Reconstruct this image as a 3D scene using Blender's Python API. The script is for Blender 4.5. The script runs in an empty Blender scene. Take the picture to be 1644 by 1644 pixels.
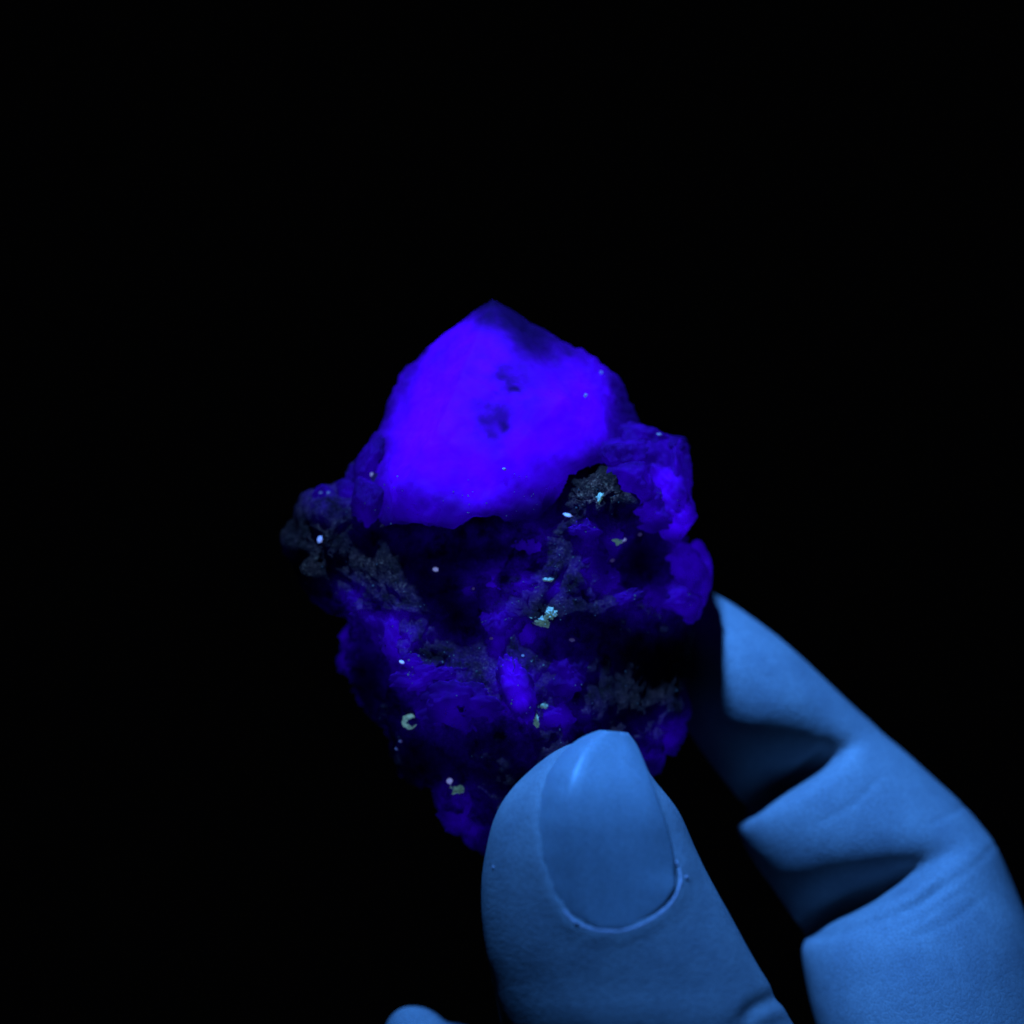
import bpy, bmesh, math, random
import numpy as np
from mathutils import Vector
from mathutils.bvhtree import BVHTree

random.seed(7)
rng = np.random.default_rng(11)
scene = bpy.context.scene
C = scene.collection
CM = 0.01                        # everything below is measured in centimetres

# ------------------------------------------------------------------ camera
DIST = 14.0                      # camera to specimen, cm
HALF = 4.85                      # half frame width at the specimen, cm
cam_d = bpy.data.cameras.new("camera")
cam = bpy.data.objects.new("camera", cam_d)
C.objects.link(cam)
cam.location = (0, -DIST * CM, 0)
cam.rotation_euler = (math.radians(90), 0, 0)
cam_d.sensor_width = 36
cam_d.sensor_fit = 'HORIZONTAL'
cam_d.angle = 2 * math.atan(HALF / DIST)
cam_d.clip_start = 0.002
cam_d.clip_end = 50
cam_d.dof.use_dof = True
cam_d.dof.focus_distance = (DIST - 1.5) * CM
cam_d.dof.aperture_fstop = 14.0
scene.camera = cam

# ------------------------------------------------------------------ world: night
world = bpy.data.worlds.new("World")
scene.world = world
world.use_nodes = True
bg = world.node_tree.nodes["Background"]
bg.inputs[0].default_value = (0.30, 0.32, 0.40, 1)
bg.inputs[1].default_value = 0.0012

# ------------------------------------------------------------------ lamp: one ultraviolet torch, above left of the camera
def torch(loc, target, watt, color, size_deg, blend, radius):
    ld = bpy.data.lights.new("torch_light", 'SPOT')
    ld.energy = watt
    ld.color = color
    ld.spot_size = math.radians(size_deg)
    ld.spot_blend = blend
    ld.shadow_soft_size = radius * CM
    o = bpy.data.objects.new("torch_light", ld)
    C.objects.link(o)
    o.location = Vector(loc) * CM
    d = (Vector(target) - Vector(loc))
    o.rotation_euler = d.to_track_quat('-Z', 'Y').to_euler()
    return o
torch((-1.5, -6.8, 12.3), (1.6, -.3, 0.35), 4.85, (0.052, 0.28, 1.0), 44, 1.0, 0.5)

scene.view_settings.view_transform = 'Standard'
scene.view_settings.look = 'None'
scene.view_settings.exposure = 0
scene.view_settings.gamma = 1

# ================================================================== helpers
K = 822.0 / HALF                 # picture measure to cm at the specimen plane
def at(px, py, Y):
    px = np.asarray(px, float); py = np.asarray(py, float); Y = np.asarray(Y, float)
    k = (DIST + Y) / DIST
    return np.stack(np.broadcast_arrays((px - 822) / K * k, Y, (822 - py) / K * k), -1)

def unat(co):                    # cm -> picture measure and depth
    k = (DIST + co[:, 1]) / DIST
    return co[:, 0] / k * K + 822, 822 - co[:, 2] / k * K, co[:, 1]

def hash3(ix, iy, iz, s):
    h = (ix * 374761393 + iy * 668265263 + iz * 2147483647 + s * 1274126177) & 0xffffffff
    h = ((h ^ (h >> 13)) * 1274126177) & 0xffffffff
    h = ((h ^ (h >> 16)) * 2246822519) & 0xffffffff
    h = (h ^ (h >> 15)) & 0xffffffff
    return h.astype(np.float64) / 4294967295.0

def vnoise(p, seed=0):           # smooth value noise, -1..1
    f = np.floor(p); t = p - f
    i = f.astype(np.int64)
    t = t * t * t * (t * (t * 6 - 15) + 10)
    r = 0
    for dx in (0, 1):
        wx = t[:, 0] if dx else 1 - t[:, 0]
        for dy in (0, 1):
            wy = t[:, 1] if dy else 1 - t[:, 1]
            for dz in (0, 1):
                wz = t[:, 2] if dz else 1 - t[:, 2]
                r = r + wx * wy * wz * hash3(i[:, 0] + dx, i[:, 1] + dy, i[:, 2] + dz, seed)
    return r * 2 - 1

def fbm(p, oct=4, seed=0, gain=0.5, lac=2.03):
    a = 1.0; s = 0; r = np.zeros(len(p))
    for o in range(oct):
        r += a * vnoise(p, seed + o * 17); s += a
        a *= gain; p = p * lac + 3.7
    return r / s

def worley(p, seed=0):           # F1, F2 and a random value of the nearest cell
    f = np.floor(p).astype(np.int64)
    d1 = np.full(len(p), 9.0); d2 = np.full(len(p), 9.0); val = np.zeros(len(p))
    for dx in (-1, 0, 1):
        for dy in (-1, 0, 1):
            for dz in (-1, 0, 1):
                cx, cy, cz = f[:, 0] + dx, f[:, 1] + dy, f[:, 2] + dz
                q = np.stack((cx + hash3(cx, cy, cz, seed), cy + hash3(cx, cy, cz, seed + 1),
                              cz + hash3(cx, cy, cz, seed + 2)), -1)
                d = np.linalg.norm(p - q, axis=1)
                near = d < d1
                d2 = np.where(near, d1, np.minimum(d2, d))
                val = np.where(near, hash3(cx, cy, cz, seed + 3), val)
                d1 = np.where(near, d, d1)
    return d1, d2, val

def mesh_from(name, verts_cm, faces, smooth=True, attrs=None):
    me = bpy.data.meshes.new(name)
    me.from_pydata((np.asarray(verts_cm) * CM).tolist(), [], faces if isinstance(faces, list) else faces.tolist())
    me.update()
    if smooth:
        me.polygons.foreach_set("use_smooth", np.ones(len(me.polygons), bool))
    for k, v in (attrs or {}).items():
        a = me.attributes.new(k, 'FLOAT', 'POINT')
        a.data.foreach_set("value", np.asarray(v, np.float32))
    return me

def link(name, me, mat, parent=None, color=None):
    o = bpy.data.objects.new(name, me)
    C.objects.link(o)
    if mat and not me.materials:
        me.materials.append(mat)
    if parent: o.parent = parent
    if color is not None: o.color = (color, color, color, 1)
    return o

_ico = {}
def ico(level):
    if level not in _ico:
        bm = bmesh.new()
        bmesh.ops.create_icosphere(bm, subdivisions=level, radius=1)
        v = np.array([x.co[:] for x in bm.verts])
        f = np.array([[q.index for q in x.verts] for x in bm.faces])
        bm.free()
        _ico[level] = (v / np.linalg.norm(v, axis=1)[:, None], f)
    return _ico[level]

def vnormals(v, f):
    n = np.zeros_like(v)
    fn = np.cross(v[f[:, 1]] - v[f[:, 0]], v[f[:, 2]] - v[f[:, 0]])
    for k in range(f.shape[1]):
        for a in range(3):
            n[:, a] += np.bincount(f[:, k], fn[:, a], len(v))
    return n / (np.linalg.norm(n, axis=1)[:, None] + 1e-12)

def laplace(v, edges, n, w=0.5):
    cnt = np.bincount(edges.ravel(), minlength=len(v))[:, None].astype(float)
    for _ in range(n):
        s = np.zeros_like(v)
        for a in range(3):
            s[:, a] = np.bincount(edges[:, 0], v[edges[:, 1], a], len(v)) + np.bincount(edges[:, 1], v[edges[:, 0], a], len(v))
        v = v + w * (s / np.maximum(cnt, 1) - v)
    return v

def polar(points, centre):       # radius of an outline as a function of angle
    p = np.array(points, float) - np.array(centre, float)
    ang = np.arctan2(p[:, 1], p[:, 0]); r = np.hypot(p[:, 0], p[:, 1])
    o = np.argsort(ang); ang = ang[o]; r = r[o]
    ang = np.concatenate((ang - 2 * math.pi, ang, ang + 2 * math.pi)); r = np.tile(r, 3)
    return lambda t: np.interp(t, ang, r)

def seg_dist(x, y, poly):        # distance to an open polyline
    d = np.full(len(x), 1e9)
    for (ax, ay), (bx, by) in zip(poly[:-1], poly[1:]):
        ux, uy = bx - ax, by - ay
        t = np.clip(((x - ax) * ux + (y - ay) * uy) / (ux * ux + uy * uy), 0, 1)
        d = np.minimum(d, np.hypot(x - ax - t * ux, y - ay - t * uy))
    return d

def inside(x, y, poly):
    r = np.zeros(len(x), bool)
    n = len(poly)
    for i in range(n):
        ax, ay = poly[i]; bx, by = poly[(i + 1) % n]
        c = ((ay > y) != (by > y)) & (x < (bx - ax) * (y - ay) / (by - ay + 1e-9) + ax)
        r ^= c
    return r

def gauss(px, py, cx, cy, sx, sy=None, rot=0):
    sy = sy or sx
    c, s = math.cos(math.radians(rot)), math.sin(math.radians(rot))
    dx, dy = px - cx, py - cy
    a = dx * c + dy * s; b = -dx * s + dy * c
    return np.exp(-(a / sx) ** 2 - (b / sy) ** 2)

# ================================================================== materials
def mat(name):
    m = bpy.data.materials.new(name); m.use_nodes = True
    nt = m.node_tree
    return m, nt, nt.nodes["Principled BSDF"]

def N(nt, t, **kw):
    n = nt.nodes.new(t)
    for k, v in kw.items():
        if k in n.inputs.keys(): n.inputs[k].default_value = v
        else: setattr(n, k, v)
    return n

def noise(nt, vec, scale, detail=4, rough=0.55):
    n = N(nt, 'ShaderNodeTexNoise', Scale=scale, Detail=detail, Roughness=rough)
    nt.links.new(vec, n.inputs['Vector'])
    return n.outputs['Fac']

def ramp(nt, fac, stops):
    r = N(nt, 'ShaderNodeValToRGB')
    e = r.color_ramp.elements
    while len(e) < len(stops): e.new(0.5)
    for i, (p, c) in enumerate(stops):
        e[i].position = p
        e[i].color = (*c, 1) if isinstance(c, tuple) else (c, c, c, 1)
    nt.links.new(fac, r.inputs[0])
    return r.outputs[0]

def math_(nt, op, a, b, clamp=False):
    n = N(nt, 'ShaderNodeMath', operation=op, use_clamp=clamp)
    for i, x in enumerate((a, b)):
        if isinstance(x, (int, float)): n.inputs[i].default_value = x
        else: nt.links.new(x, n.inputs[i])
    return n.outputs[0]

def mix(nt, fac, a, b):
    n = N(nt, 'ShaderNodeMix', data_type='RGBA')
    for k, x in ((0, fac), (6, a), (7, b)):
        if isinstance(x, (int, float)): n.inputs[k].default_value = x
        elif isinstance(x, tuple): n.inputs[k].default_value = (*x, 1)
        else: nt.links.new(x, n.inputs[k])
    return n.outputs[2]

def bump(nt, h, strength, dist):
    b = N(nt, 'ShaderNodeBump', Strength=strength, Distance=dist)
    nt.links.new(h, b.inputs['Height'])
    return b.outputs[0]

VIOLET = (0.06, 0.0005, 0.12)     # body colour of the fluorescing mineral
GLOW = (0.038, 0.0, 1.0)         # colour of its fluorescence

def make_skin():
    m, nt, p = mat("skin")
    tc = N(nt, 'ShaderNodeTexCoord').outputs['Object']
    a = noise(nt, tc, 190, 5, 0.65); b = noise(nt, tc, 1500, 4, 0.7); c = noise(nt, tc, 5200, 2, 0.8)
    col = ramp(nt, a, [(0.32, (0.195, 0.178, 0.180)), (0.68, (0.285, 0.258, 0.246))])
    col = mix(nt, math_(nt, 'MULTIPLY', b, 0.45), col, (0.195, 0.180, 0.196))
    spk = ramp(nt, c, [(0.35, 0.72), (0.65, 1.06)])
    mm = N(nt, 'ShaderNodeMix', data_type='RGBA', blend_type='MULTIPLY'); mm.inputs[0].default_value = 1
    nt.links.new(col, mm.inputs[6]); nt.links.new(spk, mm.inputs[7])
    nt.links.new(mm.outputs[2], p.inputs['Base Color'])
    p.inputs['Roughness'].default_value = 0.62
    p.inputs['Specular IOR Level'].default_value = 0.14
    p.inputs['Subsurface Weight'].default_value = 0.3
    p.inputs['Subsurface Radius'].default_value = (1.0, 0.55, 0.5)
    p.inputs['Subsurface Scale'].default_value = 0.0010
    v = N(nt, 'ShaderNodeTexVoronoi', Scale=1700.0, feature='DISTANCE_TO_EDGE'); nt.links.new(tc, v.inputs['Vector'])
    h = math_(nt, 'ADD', math_(nt, 'MULTIPLY', ramp(nt, v.outputs[0], [(0.0, 0.0), (0.12, 1.0)]), 0.5), b)
    nt.links.new(bump(nt, h, 0.24, 0.00018), p.inputs['Normal'])
    return m

def make_nail():
    m, nt, p = mat("nail_plate")
    tc = N(nt, 'ShaderNodeTexCoord').outputs['Object']
    mp = N(nt, 'ShaderNodeMapping'); mp.inputs['Scale'].default_value = (2.0, 1, 0.6); nt.links.new(tc, mp.inputs[0])
    a = noise(nt, mp.outputs[0], 420, 4); c = noise(nt, tc, 5200, 2, 0.8)
    col = ramp(nt, a, [(0.3, (0.215, 0.215, 0.23)), (0.7, (0.25, 0.25, 0.265))])
    spk = ramp(nt, c, [(0.35, 0.76), (0.65, 1.05)])
    mm = N(nt, 'ShaderNodeMix', data_type='RGBA', blend_type='MULTIPLY'); mm.inputs[0].default_value = 1
    nt.links.new(col, mm.inputs[6]); nt.links.new(spk, mm.inputs[7])
    nt.links.new(mm.outputs[2], p.inputs['Base Color'])
    p.inputs['Roughness'].default_value = 0.42
    p.inputs['Specular IOR Level'].default_value = 0.3
    p.inputs['Subsurface Weight'].default_value = 0.2
    p.inputs['Subsurface Scale'].default_value = 0.0006
    nt.links.new(bump(nt, a, 0.10, 0.0002), p.inputs['Normal'])
    return m

def make_cuticle():
    m, nt, p = mat("dry_skin")
    tc = N(nt, 'ShaderNodeTexCoord').outputs['Object']
    a = noise(nt, tc, 2200, 4, 0.7)
    nt.links.new(ramp(nt, a, [(0.3, (0.36, 0.27, 0.30)), (0.7, (0.55, 0.40, 0.44))]), p.inputs['Base Color'])
    p.inputs['Roughness'].default_value = 0.6
    return m

def make_matrix():
    m, nt, p = mat("rock_matrix")
    tc = N(nt, 'ShaderNodeTexCoord').outputs['Object']
    fl = N(nt, 'ShaderNodeAttribute', attribute_name='fluor').outputs['Fac']
    du = N(nt, 'ShaderNodeAttribute', attribute_name='pale').outputs['Fac']
    n1 = noise(nt, tc, 420, 6, 0.7); n2 = noise(nt, tc, 1900, 5, 0.75); n3 = noise(nt, tc, 4200, 3, 0.8)
    base = ramp(nt, n1, [(0.30, (0.008, 0.002, 0.0015)), (0.52, (0.020, 0.005, 0.0035)), (0.75, (0.07, 0.016, 0.011))])
    pale = ramp(nt, n2, [(0.40, (0.06, 0.014, 0.009)), (0.55, (0.42, 0.13, 0.075)), (0.70, (0.90, 0.42, 0.20))])
    sp = math_(nt, 'MULTIPLY', ramp(nt, n3, [(0.47, 0.0), (0.60, 1.0)]), du)
    sp = math_(nt, 'MULTIPLY', sp, ramp(nt, n1, [(0.36, 0.15), (0.6, 1.0)]), True)
    col = mix(nt, sp, base, pale)
    # fluorescing mineral in the rock, with painted glow haze round its grains
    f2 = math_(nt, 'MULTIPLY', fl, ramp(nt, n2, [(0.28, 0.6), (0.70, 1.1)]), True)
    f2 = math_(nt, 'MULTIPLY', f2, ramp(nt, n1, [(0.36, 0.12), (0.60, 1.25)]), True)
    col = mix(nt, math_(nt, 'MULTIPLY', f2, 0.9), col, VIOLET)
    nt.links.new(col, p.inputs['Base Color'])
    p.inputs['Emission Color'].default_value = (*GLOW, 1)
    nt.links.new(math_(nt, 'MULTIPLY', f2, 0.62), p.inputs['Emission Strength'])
    p.inputs['Roughness'].default_value = 0.7
    p.inputs['Specular IOR Level'].default_value = 0.08
    h = math_(nt, 'ADD', n2, math_(nt, 'MULTIPLY', n3, 0.6))
    nt.links.new(bump(nt, h, 0.9, 0.0007), p.inputs['Normal'])
    return m

def make_fluor(name, glow_k, sss, low=0.74):
    m, nt, p = mat(name)
    tc = N(nt, 'ShaderNodeTexCoord').outputs['Object']
    fl = N(nt, 'ShaderNodeAttribute', attribute_name='fluor').outputs['Fac']
    oi = N(nt, 'ShaderNodeObjectInfo').outputs['Color']
    n1 = noise(nt, tc, 330, 4, 0.5); n2 = noise(nt, tc, 1400, 4, 0.65)
    f = math_(nt, 'MULTIPLY', fl, ramp(nt, n1, [(0.34, low), (0.60, 1.0)]))
    f = math_(nt, 'MULTIPLY', f, ramp(nt, n2, [(0.28, 0.88), (0.60, 1.0)]))
    f = math_(nt, 'MULTIPLY', f, oi, True)
    col = mix(nt, f, (0.008, 0.0008, 0.012), VIOLET)
    nt.links.new(col, p.inputs['Base Color'])
    p.inputs['Emission Color'].default_value = (*GLOW, 1)
    nt.links.new(math_(nt, 'MULTIPLY', f, glow_k), p.inputs['Emission Strength'])
    p.inputs['Subsurface Weight'].default_value = sss
    p.inputs['Subsurface Radius'].default_value = (1, 1, 1)
    p.inputs['Subsurface Scale'].default_value = 0.0011
    p.inputs['Roughness'].default_value = 0.75
    p.inputs['Specular IOR Level'].default_value = 0.02
    nt.links.new(bump(nt, n2, 0.12, 0.0004), p.inputs['Normal'])
    return m

def make_plain(name, c0, c1, scale, em=None, ek=0.0, rough=0.4):
    m, nt, p = mat(name)
    tc = N(nt, 'ShaderNodeTexCoord').outputs['Object']
    a = noise(nt, tc, scale, 4, 0.7)
    col = ramp(nt, a, [(0.35, c0), (0.65, c1)])
    nt.links.new(col, p.inputs['Base Color'])
    p.inputs['Roughness'].default_value = rough
    if em:
        p.inputs['Emission Color'].default_value = (*em, 1)
        nt.links.new(math_(nt, 'MULTIPLY', ramp(nt, a, [(0.35, 0.35), (0.65, 1.0)]), ek), p.inputs['Emission Strength'])
    nt.links.new(bump(nt, a, 0.4, 0.0004), p.inputs['Normal'])
    return m

M_SKIN = make_skin(); M_NAIL = make_nail(); M_CUT = make_cuticle(); M_ROCK = make_matrix()
M_CRYSTAL = make_fluor("fluorescent_crystal", 1.75, 0.5)
M_GRAIN = make_fluor("fluorescent_grain", 1.05, 0.5, 0.42)
M_MICA = make_plain("mica", (0.4, 0.36, 0.42), (0.6, 0.55, 0.6), 2600, (0.30, 0.38, 1.0), 0.55, 0.25)  # glint of the flakes painted in as emission
M_MICA_DIM = make_plain("dull_mica", (0.14, 0.11, 0.12), (0.32, 0.25, 0.27), 2600, (0.22, 0.20, 0.9), 0.12, 0.3)  # same flakes with a fainter painted glint
M_RING = make_plain("bright_calcite", (0.10, 0.11, 0.10), (0.42, 0.42, 0.36), 1900, (0.20, 0.50, 0.62), 0.62, 0.4)
M_CALC = make_plain("pale_calcite", (0.10, 0.11, 0.08), (0.42, 0.42, 0.26), 1900, (0.18, 0.46, 0.52), 0.26, 0.4)

# ================================================================== the specimen
spec = bpy.data.objects.new("mineral_specimen", None)
C.objects.link(spec)
spec.empty_display_size = 0.01
spec.location = (0, 0, 0)
spec["label"] = "rough dark rock topped by a violet glowing crystal, held between thumb and index finger"
spec["category"] = "mineral"

ROCK_OUT = [(575, 740), (548, 772), (522, 780), (492, 798), (472, 826), (463, 870), (470, 905), (486, 935), (499, 965),
            (520, 985), (548, 990), (556, 1008), (546, 1035), (543, 1065), (560, 1092), (576, 1122), (590, 1148),
            (612, 1172), (630, 1200), (640, 1240), (666, 1260), (694, 1268), (702, 1290), (712, 1320), (742, 1342),
            (772, 1372), (830, 1400), (950, 1385), (1052, 1238), (1088, 1192), (1106, 1150), (1110, 1100),
            (1106, 1050), (1108, 1000), (1112, 960), (1116, 915), (1108, 880), (1094, 856), (1088, 800), (1080, 755),
            (1078, 720), (1040, 700), (1000, 690), (800, 660), (640, 700)]
ROCK_C = (805, 985)
# glowing grains: x, y, radius x, radius y, turn, glow, how proud of the rock (cm)
GRAINS = [(640, 1025, 26, 42, -20, 0.62, .10), (662, 1062, 20, 14, 10, 0.55, .08), (600, 985, 34, 22, 25, 0.36, .06),
          (690, 1085, 52, 26, -10, 0.42, .06), (740, 1128, 62, 40, 0, 0.34, .06), (828, 1100, 24, 48, -16, 0.75, .10),
          (805, 1040, 18, 30, -10, 0.48, .08), (802, 990, 24, 28, 0, 0.55, .10), (846, 1022, 18, 26, 0, 0.5, .08),
          (838, 935, 22, 16, 0, 0.52, .08), (795, 938, 20, 15, 0, 0.46, .06), (855, 880, 28, 18, 0, 0.44, .06),
          (940, 905, 36, 28, -30, 0.36, .06), (965, 935, 26, 22, -20, 0.42, .06), (895, 945, 22, 16, 0, 0.36, .05),
          (892, 1150, 26, 18, 0, 0.55, .10), (521, 795, 15, 14, 0, 0.42, .05), (570, 962, 15, 15, 0, 0.42, .06),
          (554, 1022, 9, 16, 10, 0.5, .05), (551, 1060, 10, 16, 0, 0.34, .05), (738, 1308, 28, 26, 30, 0.30, .06),
          (760, 1325, 24, 18, 0, 0.26, .06), (1066, 1190, 36, 20, -35, 0.36, .06), (1046, 962, 24, 22, 0, 0.42, .08),
          (1000, 962, 30, 12, -15, 0.32, .05), (560, 790, 20, 24, 0, 0.34, .05), (900, 1085, 40, 36, 0, 0.25, .04),
          (752, 945, 14, 12, 0, 0.38, .05), (700, 1150, 30, 22, 0, 0.3, .04), (985, 865, 18, 14, 0, 0.4, .05),
          (940, 850, 30, 16, 10, 0.34, .04), (575, 765, 16, 20, 0, 0.4, .05)]

v, f = ico(7)
th = np.arctan2(-v[:, 2], v[:, 0])
rad = polar(ROCK_OUT, ROCK_C)(th)
rad = rad * (1 + 0.030 * vnoise(np.stack((v[:, 0] * 13, v[:, 1] * 4, v[:, 2] * 13), -1), 201) + 0.018 * vnoise(np.stack((v[:, 0] * 31, v[:, 1] * 9, v[:, 2] * 31), -1), 202))
rho = np.hypot(v[:, 0], v[:, 2])
rp = rho ** 0.85
thick = np.where(v[:, 1] < 0, 1.15, 1.05)
px = ROCK_C[0] + np.cos(th) * rad * rp
py = ROCK_C[1] + np.sin(th) * rad * rp
Y = thick * np.sign(v[:, 1]) * np.abs(v[:, 1]) ** 0.8
front = np.clip((0.25 - v[:, 1]) / 0.5, 0, 1)
# hollows and bulges of the front (positive is deeper)
for cx, cy, sx, sy, rot, a in [(760, 882, 150, 26, 0, .18), (885, 808, 22, 34, 15, .42), (1030, 895, 62, 42, -50, .42),
                               (970, 790, 75, 45, 0, -.34), (960, 880, 90, 60, 0, -.12), (505, 880, 45, 60, 0, -.16),
                               (650, 1040, 40, 70, -20, -.2), (745, 1010, 60, 45, 20, .22), (830, 1090, 30, 70, -12, -.16),
                               (590, 1080, 40, 70, 0, .26), (650, 1220, 50, 40, 0, -.12), (870, 1260, 90, 40, 0, -.10),
                               (1040, 1070, 80, 70, 0, .25), (740, 1120, 60, 40, 0, -.10), (700, 925, 50, 30, 0, .12),
                               (560, 900, 25, 60, 10, .15), (740, 1310, 40, 40, 0, -.12), (880, 985, 40, 16, 0, -.1),
                               (880, 1030, 60, 20, 20, .12), (720, 1225, 60, 14, 20, .12)]:
    Y = Y + front * a * gauss(px, py, cx, cy, sx, sy, rot)
co = at(px, py, Y)
nrm = vnormals(co, f)
d1, d2, cv = worley(co * 2.1 + fbm(co * 3, 2, 5)[:, None] * 0.35, 3)
e1, e2, ev = worley(co * 6.0 + fbm(co * 5, 2, 9)[:, None] * 0.4, 33)
disp = (cv - 0.5) * 0.10 * np.clip((d2 - d1) * 5, 0, 1) - 0.07 * np.exp(-((d2 - d1) / 0.10) ** 2)
disp += (ev - 0.5) * 0.055 * np.clip((e2 - e1) * 5, 0, 1) - 0.025 * np.exp(-((e2 - e1) / 0.10) ** 2)
disp += 0.05 * fbm(co * 2.2, 4, 21) + 0.06 * fbm(co * 9, 4, 41, 0.65) - 0.045 * np.abs(fbm(co * 24, 3, 61)) + 0.02 * fbm(co * 50, 2, 63)
edge = np.clip(np.abs(v[:, 1]) * 2.2, 0.45, 1)
co = co + nrm * (disp * edge)[:, None]
px, py, Y = unat(co)
halo = np.zeros(len(px))  # painted haze of glow spreading from the grains into the rock
for gx, gy, rx, ry, rot, g, pr in GRAINS:
    halo = np.maximum(halo, g * 0.95 * gauss(px, py, gx, gy, rx * 1.6 + 8, ry * 1.6 + 8, rot))
for gx, gy, sx, sy, g in [(740, 1110, 130, 70, .32), (850, 930, 160, 60, .26), (640, 980, 80, 60, .26), (880, 1080, 90, 90, .26),
                          (1080, 850, 60, 80, .4), (780, 870, 220, 26, .14), (740, 1320, 60, 50, .3), (940, 880, 90, 60, .25),
                          (1060, 1190, 60, 40, .22), (580, 800, 30, 60, .3)]:
    halo = np.maximum(halo, 0.9 * g * gauss(px, py, gx, gy, sx, sy))
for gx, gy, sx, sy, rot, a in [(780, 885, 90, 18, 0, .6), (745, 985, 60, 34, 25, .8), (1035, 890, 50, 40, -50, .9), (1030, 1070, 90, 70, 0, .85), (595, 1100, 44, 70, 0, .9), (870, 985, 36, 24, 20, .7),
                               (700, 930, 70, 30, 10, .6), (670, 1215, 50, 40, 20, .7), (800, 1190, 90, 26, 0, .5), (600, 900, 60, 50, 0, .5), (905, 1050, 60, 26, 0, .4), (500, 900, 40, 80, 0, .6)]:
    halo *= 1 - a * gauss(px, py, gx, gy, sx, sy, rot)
back = np.clip(0.5 + 0.9 * fbm(co * 1.6, 3, 77), 0, 1) * 0.4
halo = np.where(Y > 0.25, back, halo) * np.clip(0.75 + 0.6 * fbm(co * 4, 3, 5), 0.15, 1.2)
pale = np.clip(0.28 + 0.5 * fbm(co * 1.8, 3, 55), 0.04, 0.6)
for gx, gy, sx, sy, a in [(955, 800, 56, 38, 1.3), (1000, 850, 46, 30, 1.0), (900, 890, 55, 30, .7), (870, 945, 40, 16, .5), (490, 870, 45, 80, .32),
                          (980, 965, 60, 14, .6), (790, 1240, 90, 30, .42), (860, 1240, 60, 40, .4), (925, 880, 30, 40, .5), (880, 1160, 50, 24, .35),
                          (540, 960, 30, 40, .35), (650, 1230, 50, 40, .3), (930, 1120, 60, 40, .3), (560, 760, 26, 20, .4),
                          (660, 868, 70, 12, .35)]:
    pale = np.maximum(pale, a * gauss(px, py, gx, gy, sx, sy) * np.clip(0.8 + fbm(co * 5, 3, 88), 0.1, 1.3))
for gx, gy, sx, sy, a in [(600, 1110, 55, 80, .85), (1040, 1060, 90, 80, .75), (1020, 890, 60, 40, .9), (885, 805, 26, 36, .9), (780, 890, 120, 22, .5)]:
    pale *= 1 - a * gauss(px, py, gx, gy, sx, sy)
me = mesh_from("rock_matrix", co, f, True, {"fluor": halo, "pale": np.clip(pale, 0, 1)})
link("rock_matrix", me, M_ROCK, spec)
rock_pix = np.stack((px, Y * K, py), -1)
rock_bvh = BVHTree.FromPolygons(rock_pix.tolist(), f.tolist())
def rock_y(x, y):                # depth of the front of the rock there, cm
    h = rock_bvh.ray_cast(Vector((x, -2000, y)), Vector((0, 1, 0)))
    return h[0].y / K if h[0] is not None else 0.0

# ---- main crystal
CR_OUT = [(792, 481), (774, 490), (740, 517), (702, 547), (678, 566), (655, 590), (640, 612), (622, 645), (610, 690), (597, 700),
          (586, 735), (580, 770), (584, 815), (592, 845), (598, 862), (640, 853), (690, 852), (718, 857), (760, 840), (805, 838),
          (862, 832), (880, 818), (897, 800), (940, 782), (985, 768), (1018, 748), (1028, 692), (1024, 670), (1012, 642), (1002, 618), (985, 597),
          (955, 573), (925, 559), (902, 550), (878, 534), (850, 517), (815, 492)]
HULL = [(790, 486, -.35), (700, 548, -.15), (655, 590, 0), (622, 645, -.1), (605, 700, -.15), (586, 740, -.3), (583, 800, -.4),
        (598, 860, -.75), (850, 517, -.15), (912, 552, -.1), (960, 572, -.2), (992, 612, -.15), (1015, 650, -.1), (1028, 692, -.1),
        (1020, 740, -.3), (772, 530, -.70), (742, 600, -1.15), (800, 640, -1.30), (805, 745, -1.52), (700, 700, -1.38), (648, 780, -1.36),
        (690, 850, -1.38), (770, 838, -1.5), (862, 828, -1.3), (905, 640, -1.18), (955, 730, -1.0), (890, 775, -1.15),
        (790, 560, .6), (700, 680, .9), (910, 690, .9), (800, 850, 1.0), (620, 870, .2), (990, 800, .2)]
bm = bmesh.new()
for a, b, c in HULL: bm.verts.new((a / 100, c * K / 100, b / 100))
r = bmesh.ops.convex_hull(bm, input=bm.verts)
bmesh.ops.delete(bm, geom=[g for g in r['geom_interior'] if isinstance(g, bmesh.types.BMVert)], context='VERTS')
bmesh.ops.triangulate(bm, faces=bm.faces)
for _ in range(7):
    long = [e for e in bm.edges if e.calc_length() > 0.055]
    if not long: break
    bmesh.ops.subdivide_edges(bm, edges=long, cuts=1, use_grid_fill=True)
    bmesh.ops.triangulate(bm, faces=bm.faces)
bm.verts.index_update()
cv_ = np.array([x.co[:] for x in bm.verts]); cf = np.array([[q.index for q in x.verts] for x in bm.faces])
ed = np.array([[q.index for q in e.verts] for e in bm.edges])
bm.free()
# make all faces look outwards
cen = cv_.mean(0); fn = np.cross(cv_[cf[:, 1]] - cv_[cf[:, 0]], cv_[cf[:, 2]] - cv_[cf[:, 0]])
flip = ((cv_[cf].mean(1) - cen) * fn).sum(1) < 0
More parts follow.
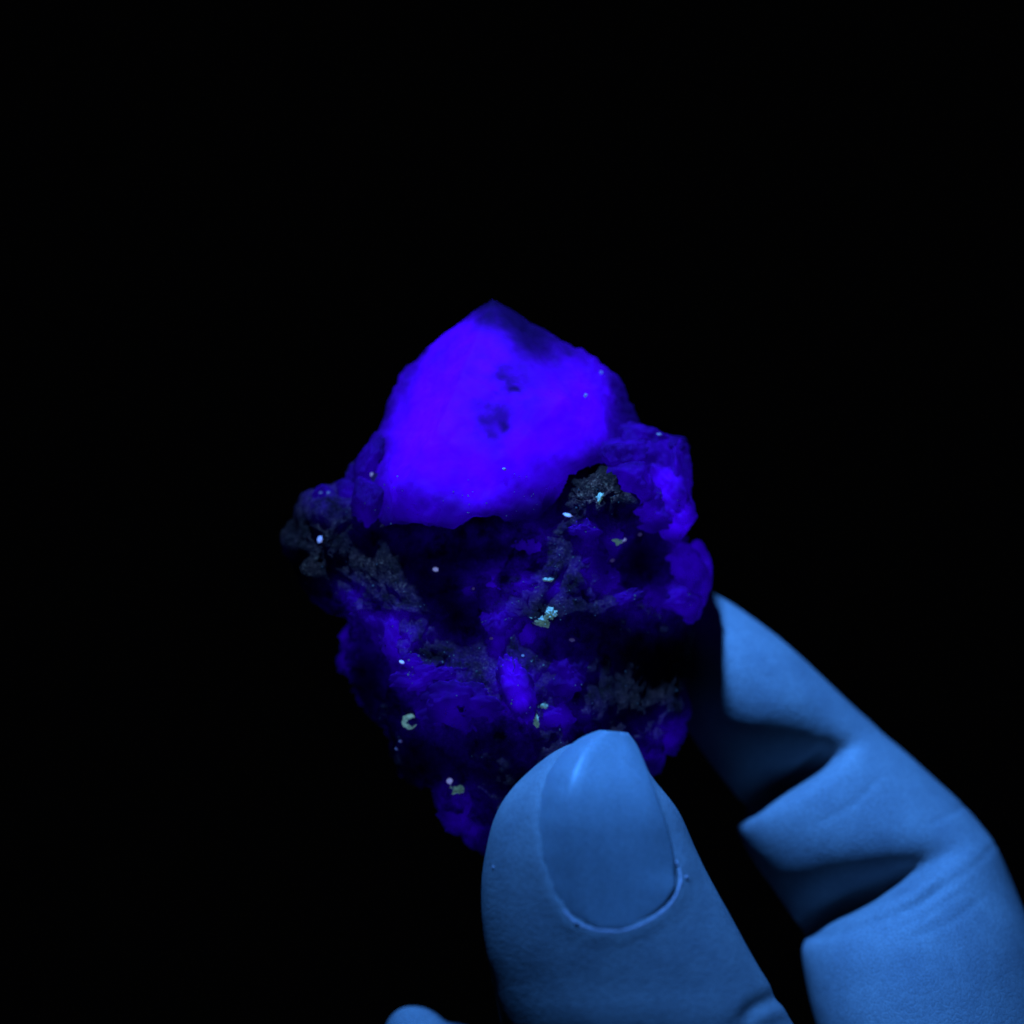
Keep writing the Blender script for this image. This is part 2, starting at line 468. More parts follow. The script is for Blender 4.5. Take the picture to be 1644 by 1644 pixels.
# picture-handedness: (px, depth, py) is mirrored against world axes
cf[~flip] = cf[~flip][:, ::-1]
cv_ = laplace(cv_, ed, 3, 0.5)
px, Y, py = cv_[:, 0] * 100, cv_[:, 1] * 100 / K, cv_[:, 2] * 100
CC = (805, 700)
th = np.arctan2(py - CC[1], px - CC[0]); rr = np.hypot(px - CC[0], py - CC[1])
nb = 180; bins = ((th + math.pi) / (2 * math.pi) * nb).astype(int) % nb
mx = np.zeros(nb); np.maximum.at(mx, bins, rr)
bc = (np.arange(nb) + .5) / nb * 2 * math.pi - math.pi
hull_r = np.interp(th, np.concatenate((bc - 2 * math.pi, bc, bc + 2 * math.pi)), np.tile(mx, 3))
sc = 1 + (polar(CR_OUT, CC)(th) / hull_r - 1) * np.clip(rr / hull_r, 0, 1) ** 2
rag = 1 + 0.055 * np.clip((py - 760) / 60, 0, 1) * vnoise(np.stack((px / 22, py / 22, Y), -1), 7)
sc = sc * (1 + (rag - 1) * np.clip(rr / hull_r, 0, 1) ** 4)
px = CC[0] + (px - CC[0]) * sc; py = CC[1] + (py - CC[1]) * sc
co = at(px, py, Y)
nrm = vnormals(co, cf)
g1, g2, gv = worley(co * 3.2 + fbm(co * 2, 2, 4)[:, None] * 0.5, 71)
rim = np.clip(rr / hull_r, 0, 1) ** 3
low = np.clip((py - 690) / 120, 0, 1)
disp = 0.035 * fbm(co * 3.0, 3, 81) + (gv - .5) * 0.05 * np.clip((g2 - g1) * 4, 0, 1) * (0.35 + low) + 0.02 * fbm(co * 14, 3, 91) * (0.3 + rim)
disp -= 0.05 * rim * np.clip(fbm(co * 6, 2, 95), 0, 1)
disp *= np.clip((py - 470) / 120, 0.15, 1)
co = co + nrm * disp[:, None]
px, py, Y = unat(co)
warp = 20 * fbm(co * 4, 4, 12, 0.6); wx, wy = px + warp, py + 20 * fbm(co * 4, 4, 19, 0.6)
core = np.zeros(len(px))         # glow shading painted in: brightest at the heart, darker to the rim
for gx, gy, sx, sy, rot in [(712, 610, 78, 120, 22), (745, 735, 125, 80, 0), (925, 640, 78, 92, -10), (690, 700, 80, 90, 0), (850, 705, 95, 80, 0), (775, 560, 60, 60, 0), (690, 790, 90, 50, 0)]:
    core = 1 - (1 - core) * (1 - 0.92 * gauss(wx, wy, gx, gy, sx, sy, rot))
core *= 1 - 0.55 / (1 + np.exp(-(wx - 986) / 5)) * np.clip((py - 590) / 30, 0, 1)
core *= 1 - 0.22 / (1 + np.exp((wx - 0.42 * (700 - wy) - 628) / 7))
fluor = (0.10 + 0.92 * np.clip(core, 0, 1) ** 1.6) * np.clip(0.96 + 0.28 * fbm(co * np.array([3.2, 2, 1.4]), 4, 27, 0.6), 0.5, 1.1)
smk = np.clip(fbm(co * 5.5, 4, 29, 0.65) * 2.6 + 0.2, 0, 1) * gauss(px, py, 802, 650, 60, 75)
fluor *= 1 - 0.55 * smk
for gx, gy, sx, sy, rot, a in [(790, 488, 46, 26, 8, .97), (838, 528, 62, 26, 32, .90), (862, 520, 60, 12, 33, .9), (820, 505, 45, 22, 35, .5), (772, 505, 22, 12, -35, .6), (838, 545, 34, 20, 40, .4),
                               (804, 606, 18, 15, 0, .80), (818, 628, 14, 11, 40, .9), (796, 670, 20, 12, -20, .62), (808, 684, 14, 14, 0, .85), (778, 680, 15, 11, 0, .65),
                               (786, 698, 14, 10, 0, .65), (908, 566, 13, 8, 0, .6), (690, 800, 16, 12, 0, .5), (672, 790, 55, 16, 12, .25), (676, 560, 36, 9, -42, .75), (640, 598, 26, 9, -55, .7), (640, 592, 40, 14, -50, .35),
                               (614, 660, 20, 66, 14, .62), (598, 740, 22, 50, 8, .45), (1010, 660, 20, 64, -20, .75), (985, 690, 10, 40, 0, .35), (930, 742, 60, 26, -10, .66), (960, 735, 24, 22, 0, .4),
                               (800, 830, 110, 20, 0, .60), (866, 800, 36, 40, 0, .62), (660, 850, 80, 12, 0, .35), (700, 822, 40, 14, 0, .3), (645, 818, 75, 44, 0, .55), (985, 720, 30, 16, -20, .3)]:
    fluor *= 1 - a * gauss(wx, wy, gx, gy, sx, sy, rot)  # clear tip and inclusions, plus shade painted on the edge facets
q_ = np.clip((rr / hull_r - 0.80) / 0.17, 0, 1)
fluor *= 1 - q_ * (0.12 + 0.66 * low) * np.clip(0.8 + 0.9 * fbm(co * 5, 3, 23), 0, 1)  # glow painted darker at the rim and lower edge
fluor = np.where(Y > 0, fluor * 0.8, fluor)
me = mesh_from("main_crystal", co, cf, True, {"fluor": fluor})
o = link("main_crystal", me, M_CRYSTAL, spec, 1.0)

# ---- smaller crystal lumps and grains
def lump(name, x, y, rx, ry, Yc, rd, rot, glow, material, level=4, seed=0, facets=11, rough=0.06, fade=0.5):
    v, f = ico(level)
    r_ = np.random.default_rng(seed)
    nn = r_.normal(size=(facets, 3)); nn /= np.linalg.norm(nn, axis=1)[:, None]
    hh = r_.uniform(0.66, 1.0, facets)
    dd = np.maximum(v @ nn.T, 0.05)
    rr = np.minimum(1.12, (hh / dd).min(1))
    rr = rr * (1 + rough * fbm(v * 2.2 + seed, 3, seed) + rough * 0.7 * fbm(v * 6 + seed, 2, seed + 3))
    p = v * rr[:, None]
    c, s = math.cos(math.radians(rot)), math.sin(math.radians(rot))
    dx, dy = p[:, 0] * rx, -p[:, 2] * ry
    X, Yp = x + dx * c - dy * s, y + dx * s + dy * c
    co = at(X, Yp, Yc + p[:, 1] * rd)
    fl = np.clip(1 - fade * np.clip(np.hypot(p[:, 0], p[:, 2]), 0, 1) ** 2 + 0.35 * fbm(co * 6, 3, seed + 9), 0.1, 1.15)
    me = mesh_from(name, co, f, True, {"fluor": fl})
    return link(name, me, material, spec, glow * (1.25 if .70 < glow < 1 else .66))

for i, (x, y, rx, ry, Yc, rd, rot, g, fd) in enumerate([
        (1050, 766, 52, 60, -.42, .50, 10, .66, .3), (1066, 786, 38, 56, -.60, .40, -12, .74, .85), (1086, 830, 29, 40, -.52, .35, 0, .76, .75), (1090, 770, 20, 70, -.38, .40, -4, .50, .3),
        (1072, 722, 36, 28, -.15, .45, 20, .20, .3), (1000, 735, 40, 38, -.66, .4, 0, .56, .4), (1012, 776, 46, 40, -.80, .42, -15, .58, .5), (1040, 815, 44, 42, -.56, .45, 0, .52, .4),
        (1102, 918, 37, 52, -.10, .45, -12, .50, .3), (1086, 964, 40, 36, -.25, .45, 25, .50, .4), (1028, 712, 42, 34, -.34, .40, 10, .46, .3),
        (1120, 908, 20, 38, .02, .34, -10, .69, .4), (590, 800, 28, 46, -.65, .4, 10, .44, .5), (596, 745, 24, 44, -.34, .4, 15, .40, .5)]):
    lump("side_crystal", x, y, rx, ry, Yc, rd, rot, g, M_GRAIN, 5, 100 + i, 8, 0.12, fd)
for i, (x, y, rx, ry, rot, g, pr) in enumerate(GRAINS):
    rd = min(rx, ry) / K * 0.9
    lump("fluorescent_grain", x, y, rx, ry, rock_y(x, y) + rd - pr * 0.3 - .015, rd, rot, g, M_GRAIN, 5, 200 + i, 10, 0.34, 0.85 if g > .7 else 0.5)

# ---- bright flakes and pale grains
def flake_mesh(name, w, h, t, seed):
    r_ = random.Random(seed); n = 6
    ring = [(math.cos(k / n * 2 * math.pi) * w * r_.uniform(.75, 1.1), math.sin(k / n * 2 * math.pi) * h * r_.uniform(.75, 1.1)) for k in range(n)]
    vs = [(a, -t, b) for a, b in ring] + [(a * 1.05, t, b * 1.05) for a, b in ring]
    fs = [list(range(n))[::-1], list(range(n, 2 * n))] + [[k, (k + 1) % n, n + (k + 1) % n, n + k] for k in range(n)]
    return np.array(vs), fs

def place_flake(name, x, y, w, h, rot, material, seed, lift=0.012, yy=None):
    Y0 = rock_y(x, y) if yy is None else yy
    vs, fs = flake_mesh(name, w / K / 2, h / K / 2, 0.02, seed)
    me = mesh_from(name, vs, [list(reversed(q)) for q in fs], False)
    o = link(name, me, material, spec)
    o.location = Vector(at(x, y, Y0 - lift)[:]) * CM
    o.rotation_euler = (random.uniform(-.3, .3), math.radians(rot), random.uniform(-.3, .3))
    return o

def surf_y(x, y):                # front of crystal or rock
    h = spec_bvh.ray_cast(Vector((x, -2000, y)), Vector((0, 1, 0)))
    return h[0].y / K if h[0] is not None else 0.0
allv = []; allf = []; off = 0
for ob in list(spec.children):
    vv = np.empty(len(ob.data.vertices) * 3); ob.data.vertices.foreach_get("co", vv)
    a, b, c = unat(vv.reshape(-1, 3) / CM)
    ff = np.array([q.vertices[:] for q in ob.data.polygons]) + off
    allv.append(np.stack((a, c * K, b), -1)); allf.append(ff); off += len(a)
spec_bvh = BVHTree.FromPolygons(np.concatenate(allv).tolist(), np.concatenate(allf).tolist())

for i, (x, y, w, h, rot) in enumerate([(912, 827, 17, 6, 14), (514, 866, 9, 11, 0), (699, 914, 9, 8, 30), (597, 762, 7, 6, 0), (645, 1063, 10, 5, 25),
                                       (722, 1254, 10, 10, 20), (1001, 867, 9, 6, -20), (643, 1190, 5, 5, 0), (637, 1202, 5, 4, 0), (965, 598, 6, 5, 30),
                                       (940, 635, 5, 5, 0), (918, 1027, 9, 5, 10), (810, 753, 5, 4, 0), (1027, 858, 6, 5, 0), (983, 900, 9, 5, -15),
                                       (515, 791, 6, 4, 0), (528, 791, 6, 4, 0), (840, 1053, 5, 4, 0), (760, 945, 5, 4, 0), (789, 1025, 6, 4, 0), (1058, 697, 9, 4, 8)]):
    place_flake("mica_flake", x, y, w, h, rot, M_MICA if i < 7 else M_MICA_DIM, 300 + i, 0.01, surf_y(x, y))

for i, (x, y, rx, ry, rot, d) in enumerate([(867, 997, 14, 7, 24, .06), (884, 986, 9, 9, -20, .07), (733, 1268, 9, 7, 0, .05), (880, 931, 7, 3, 0, .03),
                                            (862, 1157, 5, 10, 0, .04), (873, 1134, 7, 5, 0, .04), (963, 800, 5, 14, 8, .04), (990, 868, 7, 6, 0, .04)]):
    lump("pale_grain", x, y, rx, ry, surf_y(x, y) + d * 0.4, d, rot, 1.0, M_CALC, 4, 400 + i, 8, 0.5)
# the small hollow ring of pale calcite low on the left
def ring_grain(x, y):
    n, m_ = 26, 8
    y0 = surf_y(x, y)
    vs, fs = [], []
    r_ = random.Random(5)
    for i in range(n):
        t = math.radians(18 + 336 * i / (n - 1))
        R = 8.8 + 2.2 * r_.random(); w = (3.9 if 5 < i < n - 6 else 1.9) * r_.uniform(.75, 1.2)
        if i in (0, n - 1): w *= 0.2
        for j in range(m_):
            a = j / m_ * 2 * math.pi
            q = R + w * math.cos(a)
            vs.append(at(x + q * math.cos(t) * 1.12, y + q * math.sin(t) * .92, y0 - 0.05 - w / K * math.sin(a)))
    for i in range(n - 1):
        for j in range(m_):
            fs.append([i * m_ + j, i * m_ + (j + 1) % m_, (i + 1) * m_ + (j + 1) % m_, (i + 1) * m_ + j])
    fs.append(list(range(m_))[::-1]); fs.append([(n - 1) * m_ + j for j in range(m_)])
    o = link("calcite_ring", mesh_from("calcite_ring", np.array(vs), fs), M_RING, spec)
    o["label"] = "pale ring shaped grain"
ring_grain(660, 1159)
# dust of tiny glints over the rock, too small to pick apart
vs = []; fs = []
k = 0
while k < 520:
    x, y = random.uniform(470, 1110), random.uniform(760, 1340)
    h = rock_bvh.ray_cast(Vector((x, -2000, y)), Vector((0, 1, 0)))
    if h[0] is None: continue
    keep = gauss(np.array([x]), np.array([y]), 900, 930, 190, 190)[0] + .5 * gauss(np.array([x]), np.array([y]), 660, 1100, 180, 190)[0]
    if random.random() > keep + .05: continue
    s = random.choice((0.7, 0.8, 0.9, 1.0, 1.0, 1.2, 1.3, 1.8))
    vv, ff = flake_mesh("", s / K, s * random.uniform(.4, 1) / K, 0.008, k)
    t = random.uniform(0, 3)
    c_, s_ = math.cos(t), math.sin(t)
    base = len(vs)
    p0 = at(x, y, surf_y(x, y) - 0.004)
    for q in vv:
        vs.append((q[0] * c_ - q[2] * s_ + p0[0], q[1] + p0[1], q[0] * s_ + q[2] * c_ + p0[2]))
    fs += [[i + base for i in reversed(q)] for q in ff]
    k += 1
M_SPECK = make_plain("speck", (0.05, 0.04, 0.04), (0.22, 0.17, 0.14), 900, None, 0, 0.35)
o = link("mica_specks", mesh_from("mica_specks", np.array(vs), fs, False), M_SPECK, spec)
o["kind"] = "stuff"

# ================================================================== the hand
# stations: left x, left y, right x, right y, depth of the middle, half thickness
THUMB = [(948, 1186, 1000, 1190, -1.86, .26), (900, 1202, 1032, 1222, -1.92, .46), (838, 1248, 1060, 1258, -1.97, .60), (798, 1300, 1093, 1308, -2.02, .70),
         (779, 1365, 1121, 1372, -2.07, .76), (772, 1440, 1156, 1440, -2.12, .79), (778, 1520, 1200, 1520, -2.18, .80),
         (790, 1580, 1240, 1586, -2.20, .82), (804, 1644, 1278, 1650, -2.19, .88), (835, 1760, 1350, 1780, -2.1, .95),
         (905, 1950, 1480, 1950, -1.9, 1.0), (1010, 2200, 1640, 2150, -1.6, 1.15), (1200, 2450, 1850, 2400, -1.2, 1.25), (1450, 2700, 2050, 2600, -1.0, 1.2)]
# the last number is how far the inner side of the finger falls back into a fold
INDEX = [(1085, 952, 1122, 938, .84, .2, 0), (1050, 1000, 1190, 979, .82, .5, 0), (1055, 1080, 1274, 1043, .80, .70, 0), (1090, 1150, 1335, 1100, .82, .76, .03),
         (1132, 1212, 1375, 1138, .84, .75, .20), (1178, 1276, 1400, 1160, .85, .74, .56), (1202, 1306, 1412, 1172, .84, .73, .92), (1182, 1326, 1428, 1186, .80, .75, .12),
         (1190, 1348, 1470, 1222, .74, .79, 0), (1222, 1402, 1530, 1276, .64, .82, .03), (1250, 1442, 1560, 1306, .55, .82, .20), (1270, 1472, 1576, 1324, .50, .82, .48), (1284, 1492, 1586, 1336, .46, .82, .80),
         (1290, 1504, 1594, 1346, .43, .83, .50), (1286, 1520, 1602, 1360, .38, .86, .12), (1288, 1545, 1626, 1416, .28, .93, .02), (1298, 1600, 1655, 1485, .14, 1.0, 0),
         (1312, 1650, 1682, 1560, .0, 1.02, 0), (1345, 1760, 1725, 1700, -.2, 1.05, 0), (1400, 1950, 1800, 1900, -.5, 1.1, 0), (1450, 2150, 1950, 2100, -.6, 1.2, 0)]
THUMB = [q + (0,) for q in THUMB]

def spline(st, per):             # Catmull-Rom through the stations
    s = np.array(st, float); out = []
    for i in range(len(s) - 1):
        p0, p1, p2, p3 = s[max(i - 1, 0)], s[i], s[i + 1], s[min(i + 2, len(s) - 1)]
        for t in np.linspace(0, 1, per, endpoint=False):
            out.append(.5 * (2 * p1 + (p2 - p0) * t + (2 * p0 - 5 * p1 + 4 * p2 - p3) * t * t + (3 * p1 - p0 - 3 * p2 + p3) * t ** 3))
    out.append(s[-1])
    return np.array(out)

HV = []; HF = []
def add_rings(rings):            # closed tube from a list of rings
    n = len(rings[0]); base = sum(len(q) for q in HV)
    vs = np.concatenate(rings); m_ = len(rings)
    vs = np.concatenate((vs, [rings[0].mean(0), rings[-1].mean(0)]))
    fs = []
    for i in range(m_ - 1):
        for j in range(n):
            fs.append([base + i * n + j, base + i * n + (j + 1) % n, base + (i + 1) * n + (j + 1) % n, base + (i + 1) * n + j])
    for j in range(n):
        fs.append([base + m_ * n, base + (j + 1) % n, base + j])
        fs.append([base + m_ * n + 1, base + (m_ - 1) * n + j, base + (m_ - 1) * n + (j + 1) % n])
    HV.append(vs); HF.extend(fs)

def loft(st, power=2.15, per=6, seg=40):
    rings = []
    a = np.linspace(0, 2 * math.pi, seg, endpoint=False)
    ca, sa = np.cos(a), np.sin(a)
    ca = np.sign(ca) * np.abs(ca) ** (2 / power); sa = np.sign(sa) * np.abs(sa) ** (2 / power)
    for lx, ly, rx, ry, Yc, h, rec in spline(st, per):
        fall = max(rec, 0) * np.clip((0.78 - ca) / 1.25, 0, 1) ** 1.25 * np.clip(sa, 0, 1) ** 0.5
        rings.append(at((lx + rx) / 2 + (rx - lx) / 2 * ca, (ly + ry) / 2 + (ry - ly) / 2 * ca, Yc - h * sa + fall))
    add_rings(rings)

def tube(pts, per=6, seg=28, flat=1.0):   # px, py, depth, radius cm
    s = spline(pts, per)
    c = np.array([at(q[0], q[1], q[2]) for q in s]); r_ = s[:, 3]
    rings = []; up = np.array([0, 1.0, 0])
    a = np.linspace(0, 2 * math.pi, seg, endpoint=False)
    for i in range(len(c)):
        t = c[min(i + 1, len(c) - 1)] - c[max(i - 1, 0)]; t /= np.linalg.norm(t)
        u = np.cross(up, t); u /= np.linalg.norm(u) + 1e-9; w = np.cross(t, u)
        rings.append(c[i] + r_[i] * (np.outer(np.cos(a), u) + flat * np.outer(np.sin(a), w)))
    add_rings(rings)

loft(THUMB); loft(INDEX, 2.1)
tube([(632, 1682, .1, .14), (648, 1672, .1, .28), (668, 1672, .1, .32), (696, 1700, .1, .32), (736, 1708, .1, .38), (800, 1750, .1, .50), (940, 1790, .3, .66), (1120, 1800, 1.1, .74), (1300, 1805, 2.0, .82), (1470, 1790, 2.1, .92),
      (1560, 1860, 1.7, .95), (1620, 2000, 1.2, 1.0), (1680, 2200, .8, 1.15)])                    # middle finger, curled
tube([(720, 1850, 2.6, .2), (745, 1855, 2.6, .5), (850, 1890, 2.7, .7), (1050, 1950, 2.9, .78), (1300, 1980, 3.0, .85), (1500, 2000, 2.8, .9), (1620, 2090, 2.4, .92), (1760, 2300, 1.8, 1.05)])
tube([(900, 2050, 3.0, .2), (925, 2055, 3.0, .45), (1080, 2090, 3.2, .62), (1300, 2150, 3.4, .7), (1500, 2180, 3.3, .75), (1640, 2260, 3.0, .8), (1820, 2450, 2.6, .95)])
for p in [(1700, 2130, -.6, 1.2), (1680, 2200, .8, 1.15), (1760, 2320, 1.8, 1.1), (1820, 2450, 2.6, 1.0)]:   # bones of the palm
    tube([p, ((p[0] + 2330) / 2, (p[1] + 3000) / 2, (p[2] + .8) / 2 + .2, 1.45), (2330, 3000, .8, 1.8)])
tube([(1650, 2600, -.8, 1.2), (1980, 2750, -.2, 1.6), (2330, 3000, .6, 1.8)])
tube([(2150, 2800, .7, 1.9), (2330, 3000, .8, 2.2), (2600, 3350, .9, 2.4), (2850, 3700, 1.0, 2.6)], flat=0.75)

src = bpy.data.meshes.new("hand_source")
src.from_pydata((np.concatenate(HV) * CM).tolist(), [], HF)
bmx = bmesh.new(); bmx.from_mesh(src); bmesh.ops.recalc_face_normals(bmx, faces=bmx.faces); bmx.to_mesh(src); bmx.free()
tmp = bpy.data.objects.new("hand_source", src); C.objects.link(tmp)
md = tmp.modifiers.new("remesh", 'REMESH'); md.mode = 'VOXEL'; md.voxel_size = 0.00040
dg = bpy.context.evaluated_depsgraph_get()
hand_me = bpy.data.meshes.new_from_object(tmp.evaluated_get(dg))
bpy.data.objects.remove(tmp); bpy.data.meshes.remove(src)
hand_me.name = "hand"
nv = len(hand_me.vertices)
co = np.empty(nv * 3); hand_me.vertices.foreach_get("co", co); co = co.reshape(-1, 3) / CM
ed = np.empty(len(hand_me.edges) * 2, np.int32); hand_me.edges.foreach_get("vertices", ed); ed = ed.reshape(-1, 2)
co = laplace(co, ed, 5, 0.5)
quads = np.array([q.vertices[:] for q in hand_me.polygons if len(q.vertices) == 4])
nrm = vnormals(co, quads)

# nail: station v, left, right
NAIL = [(0.00, 952, 1492, 1004, 1491), (0.05, 917, 1474, 1056, 1464), (0.14, 889, 1432, 1083, 1428), (0.28, 869, 1375, 1085, 1380), (0.42, 862, 1322, 1073, 1328),
        (0.56, 866, 1276, 1058, 1284), (0.70, 880, 1240, 1044, 1246), (0.83, 902, 1208, 1033, 1219), (0.93, 928, 1186, 1025, 1200), (0.975, 946, 1177, 1019, 1188), (1.00, 962, 1172, 1008, 1176)]
nail_poly = [(a[1], a[2]) for a in NAIL] + [(a[3], a[4]) for a in NAIL[::-1]]
TS = spline(THUMB, 20)
def thumb_front(x, y):           # depth of the thumb's near side
    ym = (TS[:, 1] + TS[:, 3]) / 2
    y = np.maximum(y, 1206)
    g = lambda k: np.interp(y, ym, TS[:, k])
    L, R, Yc, h = g(0), g(2), g(4), g(5)
    u = np.clip((2 * x - L - R) / (R - L), -.97, .97)
    return Yc - h * (1 - np.abs(u) ** 2.15) ** (1 / 2.15)

px, py, Y = unat(co)
px0, py0, Y0_ = px.copy(), py.copy(), Y.copy()
onthumb = (Y < thumb_front(px, py) + 0.45) & (py > 1150) & (py < 1640) & (px > 740) & (px < 1260) & (Y < -1.2)
d = seg_dist(px, py, nail_poly + nail_poly[:1]); ins = inside(px, py, nail_poly)
sd = np.where(ins, -d, d)
side = np.clip((px - 930) / 130, 0, 1) * np.clip((1400 - py) / 60, 0, 1)    # right edge stands free of the flesh
tipw = np.clip((1240 - py) / 50, 0, 1)
foldw = (1 - 0.9 * np.maximum(side, tipw))
disp = np.where(onthumb, foldw * 0.012 * np.exp(-((sd - 9) / 15.0) ** 2) - 0.05 * np.clip((-sd - 3) / 10, 0, 1) - 0.03 * side * np.exp(-(sd / 18) ** 2), 0)
def crease(poly, depth, width, ymax, ymin=-9, x0=-1e9):
    dd = seg_dist(px, py, poly)
    return np.where((Y < ymax) & (Y > ymin), -depth * np.exp(-(dd / width) ** 2) * np.clip(np.minimum(np.hypot(px - poly[0][0], py - poly[0][1]), np.hypot(px - poly[-1][0], py - poly[-1][1])) / 30, 0, 1) ** .7, 0)
onfinger = py > 0
disp += crease([(1196, 1312), (1240, 1274), (1290, 1236), (1330, 1196)], .05, 8, 1.0, -.6)
disp += crease([(1288, 1506), (1380, 1486), (1470, 1452), (1530, 1412)], .05, 9, .9, -1.35)
disp += crease([(1330, 1470), (1430, 1436), (1500, 1392)], .02, 9, .9, -1.35)
for ln in ([(1405, 1500), (1480, 1472), (1556, 1424)], [(1450, 1512), (1530, 1478), (1585, 1436)], [(1300, 1330), (1370, 1290), (1420, 1240)],
           [(1480, 1330), (1530, 1305), (1568, 1280)], [(1520, 1420), (1570, 1385), (1608, 1345)]):
    disp += crease(ln, .010, 5, .9, -1.35)
disp += crease([(1182, 1652), (1212, 1618), (1262, 1592)], .035, 13, -2.0)
disp += crease([(1150, 1690), (1200, 1655), (1275, 1640)], .015, 12, -2.0)
# pads swell between the creases
swell = 0.02 * gauss(px, py, 1250, 1330, 60, 34, -40) + 0.02 * gauss(px, py, 1390, 1540, 60, 30, -20) + 0.05 * gauss(px, py, 1220, 1170, 70, 60)
disp += np.where((Y > -1.4) & (Y < 1.3), swell, 0)
disp += np.where(py > 900, 0.010 * fbm(co * 1.6, 2, 131) + 0.0012 * fbm(co * 9, 2, 141), 0)
co = co + nrm * disp[:, None]
hand_me.vertices.foreach_set("co", (co * CM).ravel())
hand_me.polygons.foreach_set("use_smooth", np.ones(len(hand_me.polygons), bool))
hand_me.update()
hand_me.materials.clear()
hand = link("hand", hand_me, M_SKIN)
hand["label"] = "hand pinching the glowing rock, thumb in front and index finger behind"
hand["category"] = "hand"

flesh_bvh = BVHTree.FromPolygons(np.stack((px0, Y0_ * K, py0), -1).tolist(), quads.tolist())
def flesh_y(x, y):
    h = flesh_bvh.ray_cast(Vector((x, -2000, y)), Vector((0, 1, 0)))
    return h[0].y / K if h[0] is not None else -2.4
def build_nail():
    nu, nvv = 34, 44
    tv = np.linspace(0, 1, nvv); vk = [a[0] for a in NAIL]
    g = [np.interp(tv, vk, [a[k] for a in NAIL]) for k in range(1, 5)]
    for _ in range(2):
        for q in g: q[1:-1] = (q[:-2] + 2 * q[1:-1] + q[2:]) / 4
    U, V = np.meshgrid(np.linspace(-1, 1, nu), tv)
    L, R = [np.repeat(q[:, None], nu, 1) for q in (g[0], g[2])]; LT, RT = [np.repeat(q[:, None], nu, 1) for q in (g[1], g[3])]
    X = (L + R) / 2 + (R - L) / 2 * U; Z = (LT + RT) / 2 + (RT - LT) / 2 * U
    s0 = np.array([flesh_y(a, b) for a, b in zip(X.ravel(), Z.ravel())]).reshape(X.shape)
    j0 = int(0.58 * (nvv - 1))
    step = float(np.median(s0[j0] - s0[j0 - 8])) / 8
    for j in range(j0 + 1, nvv):                                                           # the free end runs on past the flesh
        s0[j] = s0[j0] + step * (j - j0) + 0.10 * ((j - j0) / (nvv - 1 - j0)) ** 2
    for _ in range(30):
        s0[1:-1] = (s0[:-2] + 2 * s0[1:-1] + s0[2:]) / 4
    crest = -0.50
    sm = lambda x: np.clip(x, 0, 1) ** 2 * (3 - 2 * np.clip(x, 0, 1))
    lift = 0.012 + 0.17 * sm(V / 0.7)
    prof = np.where(U < crest, ((crest - U) / (1 + crest)) ** 1.8, 0) * (0.02 + 0.17 * sm((V - .05) / 0.6))
    free = sm((V - 0.2) / 0.5) * sm((U + 0.1) / 1.1)                                       # right edge lifts off the flesh
    Yt = s0 - lift + prof - 0.06 * sm((V - .22) / .3) * sm((U - .3) / .7) - 0.04 * free + 0.075 * np.clip(U - crest, 0, 2) * sm((V - .1) / .7) + 0.05 * np.clip((V - .86) / .14, 0, 1) ** 2
    top = at(X, Z, Yt).reshape(-1, 3); bot = at(X, Z, Yt + 0.045 + 0.03 * free).reshape(-1, 3)
    n = nu * nvv; fs = []
    for j in range(nvv - 1):
        for i in range(nu - 1):
            q = [j * nu + i, j * nu + i + 1, (j + 1) * nu + i + 1, (j + 1) * nu + i]
            fs.append(q); fs.append([k + n for k in q[::-1]])
    rim = [i for i in range(nu)] + [j * nu + nu - 1 for j in range(1, nvv)] + [(nvv - 1) * nu + i for i in range(nu - 2, -1, -1)] + [j * nu for j in range(nvv - 2, 0, -1)]
    for a, b in zip(rim, rim[1:] + rim[:1]): fs.append([b, a, a + n, b + n])
    me = mesh_from("thumbnail", np.concatenate((top, bot)), fs)
    o = link("thumbnail", me, M_NAIL, hand)
    bv = o.modifiers.new("edge", 'BEVEL'); bv.width = 0.00012; bv.segments = 2; bv.limit_method = 'ANGLE'; bv.angle_limit = 0.9
    return o
build_nail()

hb = BVHTree.FromPolygons(np.stack((*(lambda t: (t[0], t[2] * K, t[1]))(unat(co)),), -1).tolist(), quads.tolist())
def hand_y(x, y):
    h = hb.ray_cast(Vector((x, -2000, y)), Vector((0, 1, 0)))
    return h[0].y / K if h[0] is not None else -2.6

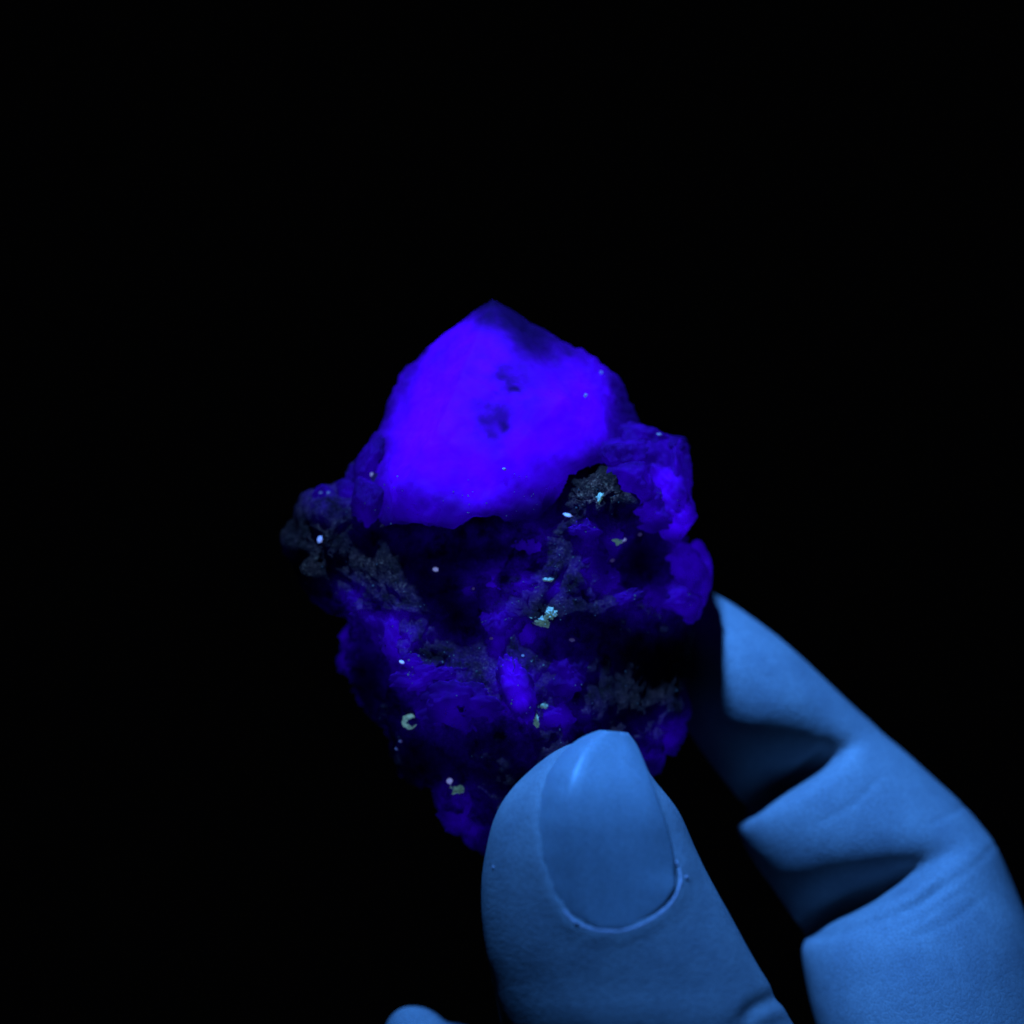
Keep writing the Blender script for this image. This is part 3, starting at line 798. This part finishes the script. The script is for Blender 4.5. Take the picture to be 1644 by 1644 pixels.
def cuticle():
    path = [(898, 1452), (912, 1470), (925, 1482), (945, 1491), (970, 1496), (1000, 1495), (1026, 1487), (1050, 1474), (1072, 1456), (1086, 1434), (1092, 1410), (1088, 1384)]
    s = spline([(a, b, 0) for a, b in path], 8); rings = []; base = []
    r_ = np.random.default_rng(3); m_ = 8; vs = []; fs = []
    n = len(s)
    for i, (x, y, _) in enumerate(s):
        t = s[min(i + 1, n - 1)] - s[max(i - 1, 0)]; t = t[:2] / np.linalg.norm(t[:2]); nx, ny = -t[1], t[0]
        e = min(1, min(i, n - 1 - i) / 8) ; w = (2.2 + 1.6 * r_.random()) * max(e, .15); hh = 0.005 * max(e, .2) * r_.uniform(.7, 1.2)
        y0 = hand_y(x, y) + .002
        for j in range(m_):
            a = j / m_ * 2 * math.pi
            vs.append(at(x + nx * w * math.cos(a), y + ny * w * math.cos(a), y0 - hh * math.sin(a)))
    for i in range(n - 1):
        for j in range(m_): fs.append([i * m_ + j, i * m_ + (j + 1) % m_, (i + 1) * m_ + (j + 1) % m_, (i + 1) * m_ + j])
    fs.append(list(range(m_))[::-1]); fs.append([(n - 1) * m_ + j for j in range(m_)])
    me = mesh_from("cuticle", np.array(vs), fs)
    b = bmesh.new(); b.from_mesh(me); bmesh.ops.recalc_face_normals(b, faces=b.faces); b.to_mesh(me); b.free()
    link("cuticle", me, M_CUT, hand)
cuticle()
for i, (x, y, w, h, rot) in enumerate([(1087, 1388, 5, 13, -12), (1102, 1409, 8, 7, 20), (926, 1482, 7, 6, 10), (792, 1392, 4, 4, 0)]):
    v, f = ico(3)
    p = v * (1 + 0.3 * fbm(v * 2 + i * 7, 3, 500 + i))[:, None]
    c, s_ = math.cos(math.radians(rot)), math.sin(math.radians(rot))
    dx, dy = p[:, 0] * w / 2, -p[:, 2] * h / 2
    co_ = at(x + dx * c - dy * s_, y + dx * s_ + dy * c, hand_y(x, y) - 0.004 + p[:, 1] * 0.012)
    link("skin_flake", mesh_from("skin_flake", co_, f), M_CUT, hand)
